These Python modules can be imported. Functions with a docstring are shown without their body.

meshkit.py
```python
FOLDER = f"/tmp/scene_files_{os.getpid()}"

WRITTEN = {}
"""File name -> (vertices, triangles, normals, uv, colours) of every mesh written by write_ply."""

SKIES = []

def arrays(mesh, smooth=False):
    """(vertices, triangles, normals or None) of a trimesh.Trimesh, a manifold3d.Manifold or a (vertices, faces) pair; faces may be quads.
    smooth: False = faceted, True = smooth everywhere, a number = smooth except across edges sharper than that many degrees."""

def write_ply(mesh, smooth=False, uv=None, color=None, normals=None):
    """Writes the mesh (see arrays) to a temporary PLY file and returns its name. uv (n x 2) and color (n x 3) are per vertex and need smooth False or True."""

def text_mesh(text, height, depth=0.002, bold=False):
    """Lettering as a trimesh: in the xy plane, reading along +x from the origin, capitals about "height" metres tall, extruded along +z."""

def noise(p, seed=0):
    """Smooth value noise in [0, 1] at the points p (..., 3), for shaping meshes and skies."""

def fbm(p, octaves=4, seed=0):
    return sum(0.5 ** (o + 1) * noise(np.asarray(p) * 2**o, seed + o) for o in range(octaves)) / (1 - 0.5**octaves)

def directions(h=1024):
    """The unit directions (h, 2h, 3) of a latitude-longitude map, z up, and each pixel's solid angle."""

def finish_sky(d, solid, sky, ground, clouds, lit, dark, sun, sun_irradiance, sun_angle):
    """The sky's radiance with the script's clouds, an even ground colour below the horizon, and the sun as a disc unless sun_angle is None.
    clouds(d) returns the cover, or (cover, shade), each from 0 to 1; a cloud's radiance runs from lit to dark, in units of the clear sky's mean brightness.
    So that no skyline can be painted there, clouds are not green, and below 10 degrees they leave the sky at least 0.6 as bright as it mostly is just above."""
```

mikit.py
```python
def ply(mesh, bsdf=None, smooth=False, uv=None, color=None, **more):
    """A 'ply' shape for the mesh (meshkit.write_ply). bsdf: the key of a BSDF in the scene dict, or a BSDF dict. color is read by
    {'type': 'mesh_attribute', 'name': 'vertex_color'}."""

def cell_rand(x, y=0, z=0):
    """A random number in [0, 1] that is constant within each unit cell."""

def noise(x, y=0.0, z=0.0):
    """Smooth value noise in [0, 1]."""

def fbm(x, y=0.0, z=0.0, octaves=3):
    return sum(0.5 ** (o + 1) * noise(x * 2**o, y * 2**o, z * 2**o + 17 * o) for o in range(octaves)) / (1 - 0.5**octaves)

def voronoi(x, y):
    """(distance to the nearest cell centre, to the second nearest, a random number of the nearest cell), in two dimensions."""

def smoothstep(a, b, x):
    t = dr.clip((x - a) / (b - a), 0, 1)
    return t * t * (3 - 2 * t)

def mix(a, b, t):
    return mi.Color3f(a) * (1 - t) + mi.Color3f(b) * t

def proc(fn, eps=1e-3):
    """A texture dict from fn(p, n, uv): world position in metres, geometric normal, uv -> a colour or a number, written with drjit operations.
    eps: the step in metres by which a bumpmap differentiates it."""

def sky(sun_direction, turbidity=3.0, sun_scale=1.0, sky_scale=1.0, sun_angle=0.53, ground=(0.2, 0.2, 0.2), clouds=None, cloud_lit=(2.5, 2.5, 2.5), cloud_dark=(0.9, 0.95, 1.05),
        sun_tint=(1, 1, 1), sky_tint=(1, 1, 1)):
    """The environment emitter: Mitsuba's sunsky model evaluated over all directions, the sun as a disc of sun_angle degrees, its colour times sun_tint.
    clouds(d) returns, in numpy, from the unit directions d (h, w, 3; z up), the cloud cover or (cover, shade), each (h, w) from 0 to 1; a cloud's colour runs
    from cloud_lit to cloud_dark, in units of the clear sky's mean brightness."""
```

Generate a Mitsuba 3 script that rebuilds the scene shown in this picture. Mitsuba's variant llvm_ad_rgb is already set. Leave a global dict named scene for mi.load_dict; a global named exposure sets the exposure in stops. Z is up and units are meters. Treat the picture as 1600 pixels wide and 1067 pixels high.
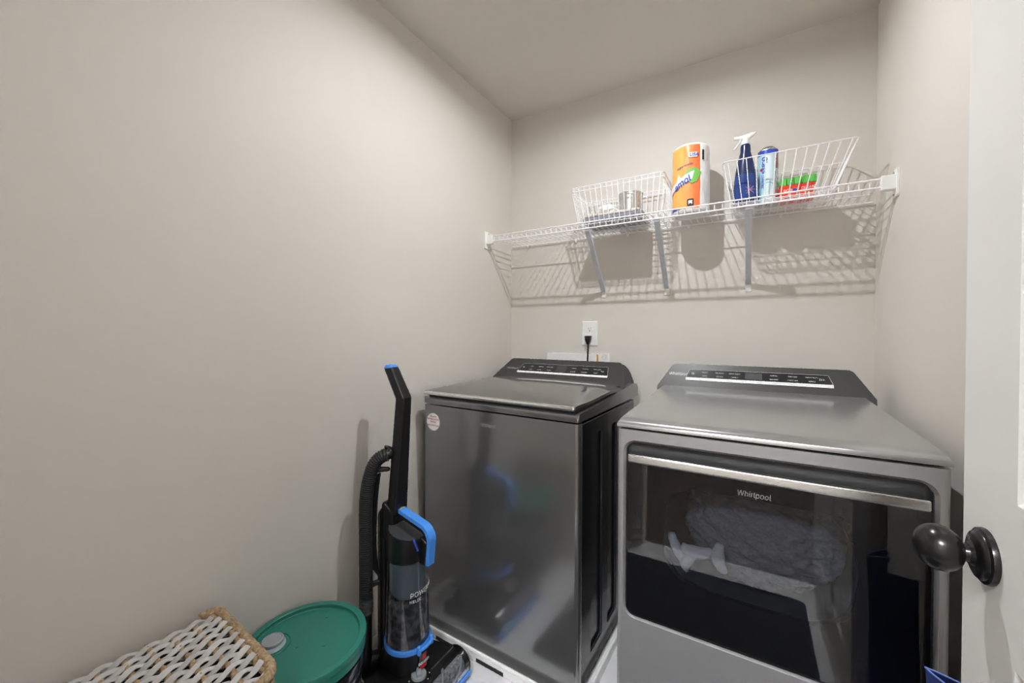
import math, random
import numpy as np, trimesh, shapely
import shapely.geometry as sg, shapely.affinity as sa
import manifold3d as m3
import mitsuba as mi, drjit as dr
import mikit, meshkit
from mikit import proc, fbm, noise, mix, smoothstep

random.seed(7); rng = np.random.default_rng(7)
scene, labels = {}, {}
# ------------------------------------------------------------------ camera, lamps, exposure
CAM_H = 1.215
YAW, PITCH, ROLL, FOC = .5393, -.0104, .0027, 622.0
_fw = np.array([-math.sin(YAW) * math.cos(PITCH), math.cos(YAW) * math.cos(PITCH), math.sin(PITCH)])
_r = np.array([math.cos(YAW), math.sin(YAW), 0]); _u = np.cross(_r, _fw)
_up = -math.sin(ROLL) * _r + math.cos(ROLL) * _u
ST = mi.ScalarTransform4f
scene['camera'] = {'type': 'perspective', 'fov': math.degrees(2 * math.atan(800 / FOC)), 'fov_axis': 'x', 'near_clip': .02, 'far_clip': 50,
                   'principal_point_offset_x': 0.5 / 1600, 'principal_point_offset_y': (533.5 - 526.75) / 1067,
                   'to_world': ST().look_at(origin=[0, 0, CAM_H], target=[float(_fw[0]), float(_fw[1]), float(CAM_H + _fw[2])], up=[float(v) for v in _up])}
exposure = 0.94
LAMP = (-.385, 1.115, 2.436)          # the recessed lamp of the room
LAMP_RAD = (3050, 3140, 3235)
UNSEEN_HALL_RAD = (44.0, 45.1, 46.6)  # lamp out of view behind the camera, set to brighten the walls

XL, XR, YB, ZC = -1.192, .402, 1.988, 2.439       # the room: left wall, right wall, back wall, ceiling
# ------------------------------------------------------------------ helpers
def rgb(r, g, b): return {'type': 'rgb', 'value': [r, g, b]}
def srgb(r, g, b):
    f = lambda c: ((c / 255 + .055) / 1.055) ** 2.4 if c > 10 else c / 255 / 12.92
    return rgb(f(r), f(g), f(b))
def mat(name, **k):
    scene[name] = k; return name
def prin(name, color, rough=.5, metal=0., spec=.5, coat=0., coat_gloss=.9, **k):
    d = dict(type='principled', base_color=color, roughness=rough, metallic=metal, specular=spec, **k)
    if coat: d.update(clearcoat=coat, clearcoat_gloss=coat_gloss)
    scene[name] = {'type': 'twosided', 'bsdf': d}; return name
def add(key, mesh, bsdf, smooth=35, **more):
    k = key; n = 0
    while k in scene: n += 1; k = '%s_%03d' % (key, n)
    scene[k] = mikit.ply(mesh, bsdf, smooth=smooth, **more); return k
def tag(key, label=None, category=None, group=None, kind=None):
    d = labels.setdefault(key, {})
    for a, b in (('label', label), ('category', category), ('group', group), ('kind', kind)):
        if b: d[a] = b
    return key
def cat(*ms):
    ms = [m for x in ms for m in (x if isinstance(x, list) else [x])]
    return trimesh.util.concatenate(ms)
def tri(man):
    m = man.to_mesh(); return trimesh.Trimesh(m.vert_properties[:, :3], m.tri_verts, process=False)
def man(t):
    return m3.Manifold(m3.Mesh(np.asarray(t.vertices, np.float32), np.asarray(t.faces, np.uint32)))
def box(x0, x1, y0, y1, z0, z1, r=0., seg=12):
    if r <= 0:
        m = trimesh.creation.box((x1 - x0, y1 - y0, z1 - z0)); m.apply_translation(((x0 + x1) / 2, (y0 + y1) / 2, (z0 + z1) / 2)); return m
    s = m3.Manifold.sphere(r, seg)
    return tri(m3.Manifold.batch_hull([s.translate((x, y, z)) for x in (x0 + r, x1 - r) for y in (y0 + r, y1 - r) for z in (z0 + r, z1 - r)]))
def hull(points):
    return trimesh.convex.convex_hull(np.array(points, float))
def hull_balls(balls, seg=12):
    return tri(m3.Manifold.batch_hull([m3.Manifold.sphere(r, seg).translate((x, y, z)) for x, y, z, r in balls]))
def rrect(x0, x1, y0, y1, r, q=6):
    return sg.box(x0 + r, y0 + r, x1 - r, y1 - r).buffer(r, quad_segs=q)
def plate(poly, y0, y1):
    """A polygon in (x, z) extruded along y from y0 to y1."""
    m = trimesh.creation.extrude_polygon(poly, y1 - y0, engine='earcut')
    v = m.vertices.copy(); m.vertices = np.stack([v[:, 0], y1 - v[:, 2], v[:, 1]], 1); return m
def prism_x(poly, x0, x1):
    """A polygon in (y, z) extruded along x."""
    m = trimesh.creation.extrude_polygon(poly, x1 - x0, engine='earcut')
    v = m.vertices.copy(); m.vertices = np.stack([x0 + v[:, 2], v[:, 0], v[:, 1]], 1); return m
def slab(poly, z0, z1):
    m = trimesh.creation.extrude_polygon(poly, z1 - z0, engine='earcut'); m.apply_translation((0, 0, z0)); return m
def lathe(prof, seg=40, center=(0, 0, 0), axis='z', closed_top=True):
    """prof: (radius, height) from bottom to top."""
    p = np.array(prof, float); a = np.linspace(0, 2 * np.pi, seg, endpoint=False)
    v = np.stack([p[:, None, 0] * np.cos(a), p[:, None, 0] * np.sin(a), np.repeat(p[:, 1:2], seg, 1)], -1).reshape(-1, 3)
    n = len(p); i, j = np.meshgrid(np.arange(n - 1), np.arange(seg), indexing='ij'); k = (j + 1) % seg
    f = np.stack([i * seg + j, i * seg + k, (i + 1) * seg + k, (i + 1) * seg + j], -1).reshape(-1, 4)
    f = np.vstack([f[:, [0, 1, 2]], f[:, [0, 2, 3]]])
    m = trimesh.Trimesh(v, f, process=False); m.merge_vertices(); m.update_faces(m.nondegenerate_faces())
    if axis == 'x': m.vertices = m.vertices[:, [2, 1, 0]] * [1, -1, 1] if False else np.stack([m.vertices[:, 2], m.vertices[:, 0], m.vertices[:, 1]], 1)
    if axis == 'y': m.vertices = np.stack([m.vertices[:, 1], m.vertices[:, 2], m.vertices[:, 0]], 1)
    m.apply_translation(center); return m
def tube(pts, r, sides=6, cap=True, closed=False):
    p = np.array(pts, float); n = len(p); r = np.broadcast_to(r, (n,))
    t = (np.roll(p, -1, 0) - np.roll(p, 1, 0)) if closed else np.gradient(p, axis=0)
    t /= np.linalg.norm(t, axis=1, keepdims=True) + 1e-12
    a = np.zeros_like(p); ref = np.array([0, 0, 1.]) if abs(t[0, 2]) < .9 else np.array([1., 0, 0])
    a[0] = np.cross(t[0], ref); a[0] /= np.linalg.norm(a[0])
    for i in range(1, n):
        q = a[i - 1] - t[i] * (a[i - 1] @ t[i]); a[i] = q / (np.linalg.norm(q) + 1e-12)
    b = np.cross(t, a); th = np.arange(sides) * 2 * np.pi / sides
    v = (p[:, None] + r[:, None, None] * (np.cos(th)[None, :, None] * a[:, None] + np.sin(th)[None, :, None] * b[:, None])).reshape(-1, 3)
    m = n if closed else n - 1
    i, j = np.meshgrid(np.arange(m), np.arange(sides), indexing='ij'); i2 = (i + 1) % n; k = (j + 1) % sides
    f = np.stack([i * sides + j, i * sides + k, i2 * sides + k, i2 * sides + j], -1).reshape(-1, 4)
    f = np.vstack([f[:, [0, 1, 2]], f[:, [0, 2, 3]]])
    if cap and not closed:
        v = np.vstack([v, p[:1], p[-1:]]); c0, c1 = len(v) - 2, len(v) - 1; jj = np.arange(sides); kk = (jj + 1) % sides
        f = np.vstack([f, np.stack([kk, jj, jj * 0 + c0], 1), np.stack([(n - 1) * sides + jj, (n - 1) * sides + kk, jj * 0 + c1], 1)])
    return trimesh.Trimesh(v, f, process=False)
def ribbon(pts, nrm, w, h):
    """A flat strip along pts: width w across (in the plane), thickness h along nrm."""
    p = np.array(pts, float); t = np.gradient(p, axis=0); t /= np.linalg.norm(t, axis=1, keepdims=True)
    nn = np.broadcast_to(np.array(nrm, float), p.shape); s = np.cross(t, nn); s /= np.linalg.norm(s, axis=1, keepdims=True); nn = np.cross(s, t)
    w = np.broadcast_to(w, (len(p),))[:, None]; h = np.broadcast_to(h, (len(p),))[:, None]
    v = np.stack([p - s * w / 2 - nn * h / 2, p + s * w / 2 - nn * h / 2, p + s * w / 2 + nn * h / 2, p - s * w / 2 + nn * h / 2], 1).reshape(-1, 3)
    f = []
    for i in range(len(p) - 1):
        for k in range(4):
            a, b = i * 4 + k, i * 4 + (k + 1) % 4; f += [[a, b, b + 4], [a, b + 4, a + 4]]
    e = (len(p) - 1) * 4
    f += [[0, 2, 1], [0, 3, 2], [e, e + 1, e + 2], [e, e + 2, e + 3]]
    return trimesh.Trimesh(v, np.array(f), process=False)
def smooth_path(pts, n=40):
    from scipy.interpolate import CubicSpline
    p = np.array(pts, float); s = np.r_[0, np.cumsum(np.linalg.norm(np.diff(p, axis=0), axis=1))]
    return CubicSpline(s, p)(np.linspace(0, s[-1], n))
def corner_path(pts, r, n=5):
    """Polyline with rounded corners."""
    p = np.array(pts, float); out = [p[0]]
    for a, b, c in zip(p[:-2], p[1:-1], p[2:]):
        u, w = a - b, c - b; lu, lw = np.linalg.norm(u), np.linalg.norm(w); d = min(r, lu * .45, lw * .45)
        A, C = b + u / lu * d, b + w / lw * d
        for t in np.linspace(0, 1, n): out.append((1 - t) ** 2 * A + 2 * t * (1 - t) * b + t * t * C)
    out.append(p[-1]); return np.array(out)
def text(s, h, depth=.0006, bold=False, italic=0., flip=False):
    m = meshkit.text_mesh(s, h, depth, bold); v = m.vertices.copy()
    v[:, 0] += italic * v[:, 1]; m.vertices = v; return m
def front_text(s, h, x, y, z, center=False, **k):
    """Lettering on a face that looks along -y, its left end at x, its base line at z."""
    m = text(s, h, **k); v = m.vertices
    if center: x = x - (v[:, 0].max() + v[:, 0].min()) / 2
    m.vertices = np.stack([x + v[:, 0], y - v[:, 2], z + v[:, 1]], 1); return m
def move(m, M):
    m = m.copy(); m.apply_transform(M); return m
def rotz(a, x=0, y=0, z=0):
    M = trimesh.transformations.rotation_matrix(a, (0, 0, 1)); M[:3, 3] = (x, y, z); return M

# ------------------------------------------------------------------ materials
def paint(name, r, g, b, amp=.03, rough=.55):
    c = np.array([srgb(r, g, b)['value'][i] for i in range(3)])
    def col(p, n, uv):
        f = fbm(p.x * 3 + 5, p.y * 3, p.z * 3) - .5
        return mi.Color3f(*[float(v) for v in c]) * (1 + amp * f)
    scene[name] = {'type': 'twosided', 'bsdf': {'type': 'principled', 'base_color': proc(col), 'roughness': rough, 'specular': .3}}
    return name
paint('m_wall', 214, 209, 202); paint('m_ceiling', 210, 205, 197)
prin('m_trim', srgb(222, 221, 217), .4)
def floor_col(p, n, uv): return mix((.62, .62, .63), (.70, .70, .70), fbm(p.x * 6, p.y * 6, 0.))
prin('m_floor', proc(floor_col), .45)
def wood_col(p, n, uv): return mix((.035, .026, .020), (.075, .055, .042), fbm(p.x * 4, p.y * 60, 0.))
prin('m_unseen_hall_floor', proc(wood_col), .4)  # hall floor out of view, dark for the reflections in the machines
prin('m_white_wire', srgb(248, 248, 250), .35)
prin('m_white_plastic', srgb(238, 238, 236), .35)
prin('m_grey_bracket', srgb(214, 218, 226), .4)
prin('m_black_plastic', rgb(.0065, .0065, .0072), .34, spec=.4)
prin('m_black_gloss', rgb(.010, .011, .013), .12, coat=.5)
prin('m_black_matte', rgb(.012, .012, .012), .7)
prin('m_dark_grey', rgb(.035, .036, .038), .55)
prin('m_grey_plastic', srgb(140, 145, 150), .45)
def brushed(name, r, g, b, rough, coat, metal=.9):
    prin(name, rgb(r, g, b), rough, metal, coat=coat, coat_gloss=.97)
brushed('m_steel', .25, .252, .256, .17, 1., .80)
brushed('m_silver', .44, .443, .45, .30, .5, .5)
brushed('m_steel_top', .38, .38, .375, .19, 1., .7)
prin('m_console', rgb(.050, .049, .047), .40, .4, coat=.3, coat_gloss=.93)
prin('m_lid_glass', rgb(.13, .127, .118), .08, .5, spec=.8, coat=.5, coat_gloss=.99)
scene['m_chrome'] = {'type': 'twosided', 'bsdf': {'type': 'roughconductor', 'alpha': .06, 'specular_reflectance': rgb(.80, .80, .80)}}
scene['m_pane'] = {'type': 'thindielectric', 'int_ior': 1.55, 'specular_transmittance': rgb(.40, .42, .46)}
scene['m_clear'] = {'type': 'thindielectric', 'int_ior': 1.5, 'specular_transmittance': rgb(.74, .76, .78)}
prin('m_blue', srgb(70, 140, 226), .38)
prin('m_green', srgb(42, 116, 102), .36)
prin('m_ink_white', srgb(225, 225, 225), .6)
prin('m_ink_grey', srgb(150, 150, 150), .6)
prin('m_ink_red', srgb(175, 40, 45), .6)
prin('m_ink_blue', srgb(40, 60, 150), .6)
prin('m_ink_black', rgb(.02, .02, .02), .6)
prin('m_red', srgb(170, 28, 40), .4)
prin('m_bronze', rgb(.006, .0055, .0055), .24, 0., spec=.45, coat=.3, coat_gloss=.9)

# ------------------------------------------------------------------ the setting
def struct(key, mesh, m, smooth=False): return tag(add(key, mesh, m, smooth), kind='structure')
HY0 = -1.75                                                                   # the unseen hall behind the doorway
struct('floor', box(XL - .1, XR + .1, -.09, YB + .1, -.06, 0), 'm_floor')
struct('floor_hall_unseen', box(-2.2, 1.6, HY0, -.0901, -.06, 0), 'm_unseen_hall_floor')
struct('ceiling', box(-2.2, 1.6, HY0, YB + .1, ZC, ZC + .06), 'm_ceiling')
struct('wall_left', box(XL - .1, XL, -.14, YB + .1, 0, ZC), 'm_wall')
struct('wall_right', box(XR, XR + .1, -.04, YB + .1, 0, ZC), 'm_wall')
struct('wall_back', box(XL, XR, YB, YB + .1, 0, ZC), 'm_wall')
DX0, DX1 = -.52, .30                                                          # the doorway
struct('wall_front', cat(box(XL, DX0, -.14, -.04, 0, ZC), box(DX1, XR + .1, -.14, -.04, 0, ZC), box(DX0, DX1, -.14, -.04, 2.05, ZC)), 'm_wall')
struct('wall_hall', cat(box(-2.2, 1.6, HY0 - .1, HY0, 0, ZC), box(-2.3, -2.2, HY0, -.14, 0, ZC), box(1.6, 1.7, HY0, -.14, 0, ZC),
                        box(-2.2, XL, -.14, -.04, 0, ZC), box(XR + .1, 1.6, -.14, -.04, 0, ZC)), 'm_wall')
def base_profile(t=.014, h=.085): return sg.Polygon([(0, 0), (t, 0), (t, h - .02), (t * .45, h), (0, h)])
bl = prism_x(base_profile(), 0, 1)
def skirting(key, x0, y0, x1, y1):
    L = math.hypot(x1 - x0, y1 - y0); a = math.atan2(y1 - y0, x1 - x0)
    m = prism_x(base_profile(), 0, L); struct(key, move(m, rotz(a, x0, y0, .0005)), 'm_trim')
skirting('baseboard_left', XL + .0005, YB - .02, XL + .0005, .0)
skirting('baseboard_back', XR - .02, YB - .0005, XL + .02, YB - .0005)
skirting('baseboard_right', XR - .0005, .9, XR - .0005, YB - .02)
struct('trim_1', cat(box(DX0 - .06, DX0, -.04, -.026, 0, 2.11, .004), box(DX0, DX1, -.04, -.026, 2.05, 2.11, .004)), 'm_trim', 30)

def unseen_mat_col(p, n, uv): return mix((.014, .015, .018), (.035, .036, .042), fbm(p.x * 150, p.y * 150, 0.))
prin('m_unseen_mat', proc(unseen_mat_col), .95)  # mat out of view below the frame, placed to darken the machine fronts
tag(add('unseen_floor_mat', slab(rrect(-.72, .22, .10, 1.09, .03), .0006, .009), 'm_unseen_mat', 30), 'unseen dark charcoal mat in front of the machines, below the view, placed to darken their reflections', 'mat')
# recessed ceiling lamp of the room
tr = lathe([(.016, .003), (.017, -.002), (.030, -.006), (.085, -.004), (.087, .0)], 40, (LAMP[0], LAMP[1], ZC))
add('ceiling_light__trim_ring', tr, 'm_white_plastic')
dsc = trimesh.creation.cylinder(.015, .002, sections=32); dsc.apply_translation((LAMP[0], LAMP[1], ZC - .0016))
scene['ceiling_light__lens'] = mikit.ply(dsc, 'm_white_plastic', smooth=False, emitter={'type': 'area', 'radiance': rgb(*LAMP_RAD), 'sampling_weight': 2.5})
tag('ceiling_light', 'small round recessed ceiling light shining down on the laundry room', 'ceiling light')
hl = box(-.30, .20, -1.2, -.7, ZC - .05, ZC - .002, .012)  # unseen hall lamp, placed to light the room through the doorway
for y in (-1.23, -.70): add('unseen_hall_light__shade_frame', box(-.33, .23, y, y + .03, ZC - .06, ZC - .001), 'm_white_plastic', False)
scene['unseen_hall_light__diffuser'] = mikit.ply(hl, 'm_white_plastic', smooth=30, emitter={'type': 'area', 'radiance': rgb(*UNSEEN_HALL_RAD)})
tag('unseen_hall_light', 'unseen square ceiling light in the hall behind the camera, placed to light the room through the doorway', 'ceiling light')

# the open door along the right wall, its free edge away from the doorway
DF, DE, DH = .26, .808, .04             # face x, free edge y, hinge y
door = man(box(DF, DF + .035, DH, DE, .012, 2.035, .002, 8))
def frustum(y0, y1, z0, z1, e, x0, x1):
    return m3.Manifold.hull_points(np.array([(x0, y, z) for y in (y0, y1) for z in (z0, z1)] + [(x1, y, z) for y in (y0 + e, y1 - e) for z in (z0 + e, z1 - e)], float))
PAN = []
for (y0, y1) in ((.475, .676), (.17, .365)):
    for (z0, z1) in ((.23, .835), (1.022, 1.62), (1.735, 1.93)):
        PAN.append((y0, y1, z0, z1))
for (y0, y1, z0, z1) in PAN:
    door = door - frustum(y0, y1, z0, z1, .014, DF - .0001, DF + .010)
    door = door - frustum(y0, y1, z0, z1, .014, DF + .0351, DF + .025)
struct('door_1', tri(door), 'm_trim')
for (y0, y1, z0, z1) in PAN:
    add('door_1__panel', tri(frustum(y0 + .022, y1 - .022, z0 + .022, z1 - .022, .012, DF + .0095, DF + .003)), 'm_trim', False)
add('door_1__hinge', cat(*[cat(box(DF + .002, DF + .033, DH - .003, DH, z, z + .09), lathe([(0, 0), (.006, 0), (.006, .09), (0, .09)], 12, (DF + .036, DH - .004, z))) for z in (.2, 1.0, 1.8)]), 'm_bronze')
KY, KZ = .739, .934
def knob(sgn, x0):
    ros = lathe([(0, -.001), (.0335, -.001), (.0345, .002), (.0335, .006), (.030, .0075), (.0285, .0105), (.024, .0125), (.015, .0145), (.0125, .018), (0, .018)], 44)
    nk = lathe([(.0135, .012), (.0115, .018), (.0105, .023), (.0115, .024), (.014, .028), (0, .029)], 32)
    a = np.linspace(-np.pi / 2, np.pi / 2, 24)
    bl_ = lathe([(.0290 * math.cos(t) ** .92 if abs(math.cos(t)) > 1e-6 else 0, .0445 + .0240 * math.sin(t)) for t in a], 40)
    out = []
    for m in (ros, nk, bl_):
        v = m.vertices; m.vertices = np.stack([x0 + sgn * v[:, 2], KY + v[:, 0], KZ + v[:, 1]], 1)
        if sgn > 0: pass
        else: m.invert()
        out.append(m)
    return out
for sgn, x0 in ((-1, DF), (1, DF + .035)):
    r_, n_, b_ = knob(sgn, x0)
    kk = add('door_1__knob', b_, 'm_bronze', True)
    add(kk + '__rosette', r_, 'm_bronze', 40); add(kk + '__neck', n_, 'm_bronze', 40)

# ------------------------------------------------------------------ washing machine
WM = rotz(-.0321, -1.158, 1.2255)
WW, WD = .690, .64
wm = 'washing_machine'
tag(wm, 'dark grey top-loading washing machine with a round white sticker on its front', 'washing machine')
def W(part, m, bs, s=35): return add(wm + '__' + part, move(m, WM), bs, s)
cab = man(box(.004, WW - .004, .012, WD, .03, .915, .006))
for (y0, y1) in ((.12, .235), (.29, .395), (.45, .60)):          # pressed ribs of the side walls
    for s in (0, 1):
        xa, xb = (WW - .0145, WW) if s else (-.001, .0125)
        cab = cab - man(box(xa, xb, y0, y1, .10, .86, .006))
W('cabinet', tri(cab), 'm_black_gloss', 30)
W('front_panel', slab(rrect(0, WW, 0, .04, .014), .018, .9205), 'm_steel', 40)
def rim_prof(dz=0):
    top = [(-.003, .942), (-.001, .948), (.004, .9525), (.012, .9535), (.19, .960), (.35, .970), (.487, .981), (.60, .990), (.67, .984), (.70, .955)]
    return sg.Polygon([(.0, .926), (.70, .926)] + [(y, z + dz) for y, z in reversed(top)])
rim = man(prism_x(rim_prof(), 0, WW))
rimcut = man(slab(rrect(-.0, WW, -.004, .705, .016), .9, 1.1))
rim = rim ^ rimcut
W('top_panel', tri(rim), 'm_steel', 30)
def lidz(x, y):
    base = np.interp(y, [-.012, .0, .04, .1, .2, .315, .45, .52], [.976, .9805, .988, .996, 1.004, 1.009, 1.005, .998])
    e = np.clip(np.abs((x - WW / 2) / .337), 0, 1)
    return base - .015 * e ** 9 * np.clip((y + .01) / .12, 0, 1) - .006 * e ** 2 * np.clip((y + .01) / .2, 0, 1)
gx, gy = np.linspace(.014, WW - .008, 45), np.r_[-.012, -.006, 0, .02, .04, .07, np.linspace(.1, .515, 16)]
def height_slab(gx, gy, f, th):
    X, Y = np.meshgrid(gx, gy, indexing='ij'); Z = f(X, Y); n, m = X.shape
    v = np.vstack([np.stack([X, Y, Z], -1).reshape(-1, 3), np.stack([X, Y, Z - th], -1).reshape(-1, 3)])
    i, j = np.meshgrid(np.arange(n - 1), np.arange(m - 1), indexing='ij'); a = (i * m + j).ravel(); N = n * m
    q = np.stack([a, a + m, a + m + 1, a + 1], 1); f_ = [q, q[:, ::-1] + N]
    b = np.r_[np.arange(n) * m, ((n - 1) * m + np.arange(1, m)), (np.arange(n - 2, -1, -1) * m + m - 1), np.arange(m - 2, 0, -1)]
    c = np.roll(b, -1); f_.append(np.stack([b, b + N, c + N, c], 1))
    f_ = np.vstack(f_); return trimesh.Trimesh(v, np.vstack([f_[:, [0, 1, 2]], f_[:, [0, 2, 3]]]), process=False)
lid = height_slab(gx, gy, lidz, .010)
W('lid', lid, 'm_lid_glass', 40)
bar = [(x, -.0135, .9655 + 0 * x) for x in np.linspace(.022, WW - .022, 24)]
W('lid__chrome_edge', hull_balls([(.021, -.012, .9705, .0064), (WW - .015, -.012, .9705, .0064), (.021, -.004, .973, .006), (WW - .015, -.004, .973, .006)]), 'm_chrome')
W('lid__gasket', height_slab(np.linspace(.030, WW - .020, 21), np.linspace(.004, .50, 12), lambda x, y: np.interp(y, [0, .19, .35, .5], [.9640, .976, .985, .990]) + 0 * x, .016), 'm_black_matte')
def console(xa, xb, y0, z0, y1, z1, ins, depth, w):
    """Raked control console: a trapezoid face with rounded upper corners, and a housing that curves down behind it."""
    face = sg.Polygon([(xa, 0), (xb, 0), (xb - ins, 1), (xa + ins, 1)])     # the foot goes on into the top panel
    L = math.hypot(y1 - y0, z1 - z0)
    face = sa.scale(face, 1, L, origin=(0, 0)); r = .022
    face = face.buffer(-r).buffer(r, quad_segs=8).union(sg.Polygon([(xa + .002, -.022), (xb - .002, -.022), (xb, 0), (xb - ins * .5, L / 2), (xa + ins * .5, L / 2), (xa, 0)]))
    m = trimesh.creation.extrude_polygon(face, .018, engine='earcut'); v = m.vertices
    dy, dz = (y1 - y0) / L, (z1 - z0) / L          # up along the face; its outward normal is (-dz, dy)
    m.vertices = np.stack([v[:, 0], y0 + dy * v[:, 1] - dz * (v[:, 2] - .018), z0 + dz * v[:, 1] + dy * (v[:, 2] - .018)], 1)
    pts = []
    for t in np.linspace(0, 1, 7):
        a = t * math.pi / 2
        y, z = y1 + .012 + depth * math.sin(a), z0 - .04 + (z1 - z0 + .032) * max(math.cos(a), 0.) ** .8
        i2 = ins * (1 - t) + .006
        pts += [(xa + i2 + .004, y, z), (xb - i2 - .004, y, z)]
    pts += [(xa + .006, y0 + .02, z0 - .03), (xb - .006, y0 + .02, z0 - .03), (xa + .006, y1 + depth, z0 - .05), (xb - .006, y1 + depth, z0 - .05)]
    def on(mesh, off=.0):        # from face coordinates (x, up, out) to the machine
        q = mesh.vertices; mesh.vertices = np.stack([q[:, 0], y0 + dy * q[:, 1] - dz * (q[:, 2] + off), z0 + dz * q[:, 1] + dy * (q[:, 2] + off)], 1); return mesh
    return m, hull(pts), on, L
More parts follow.
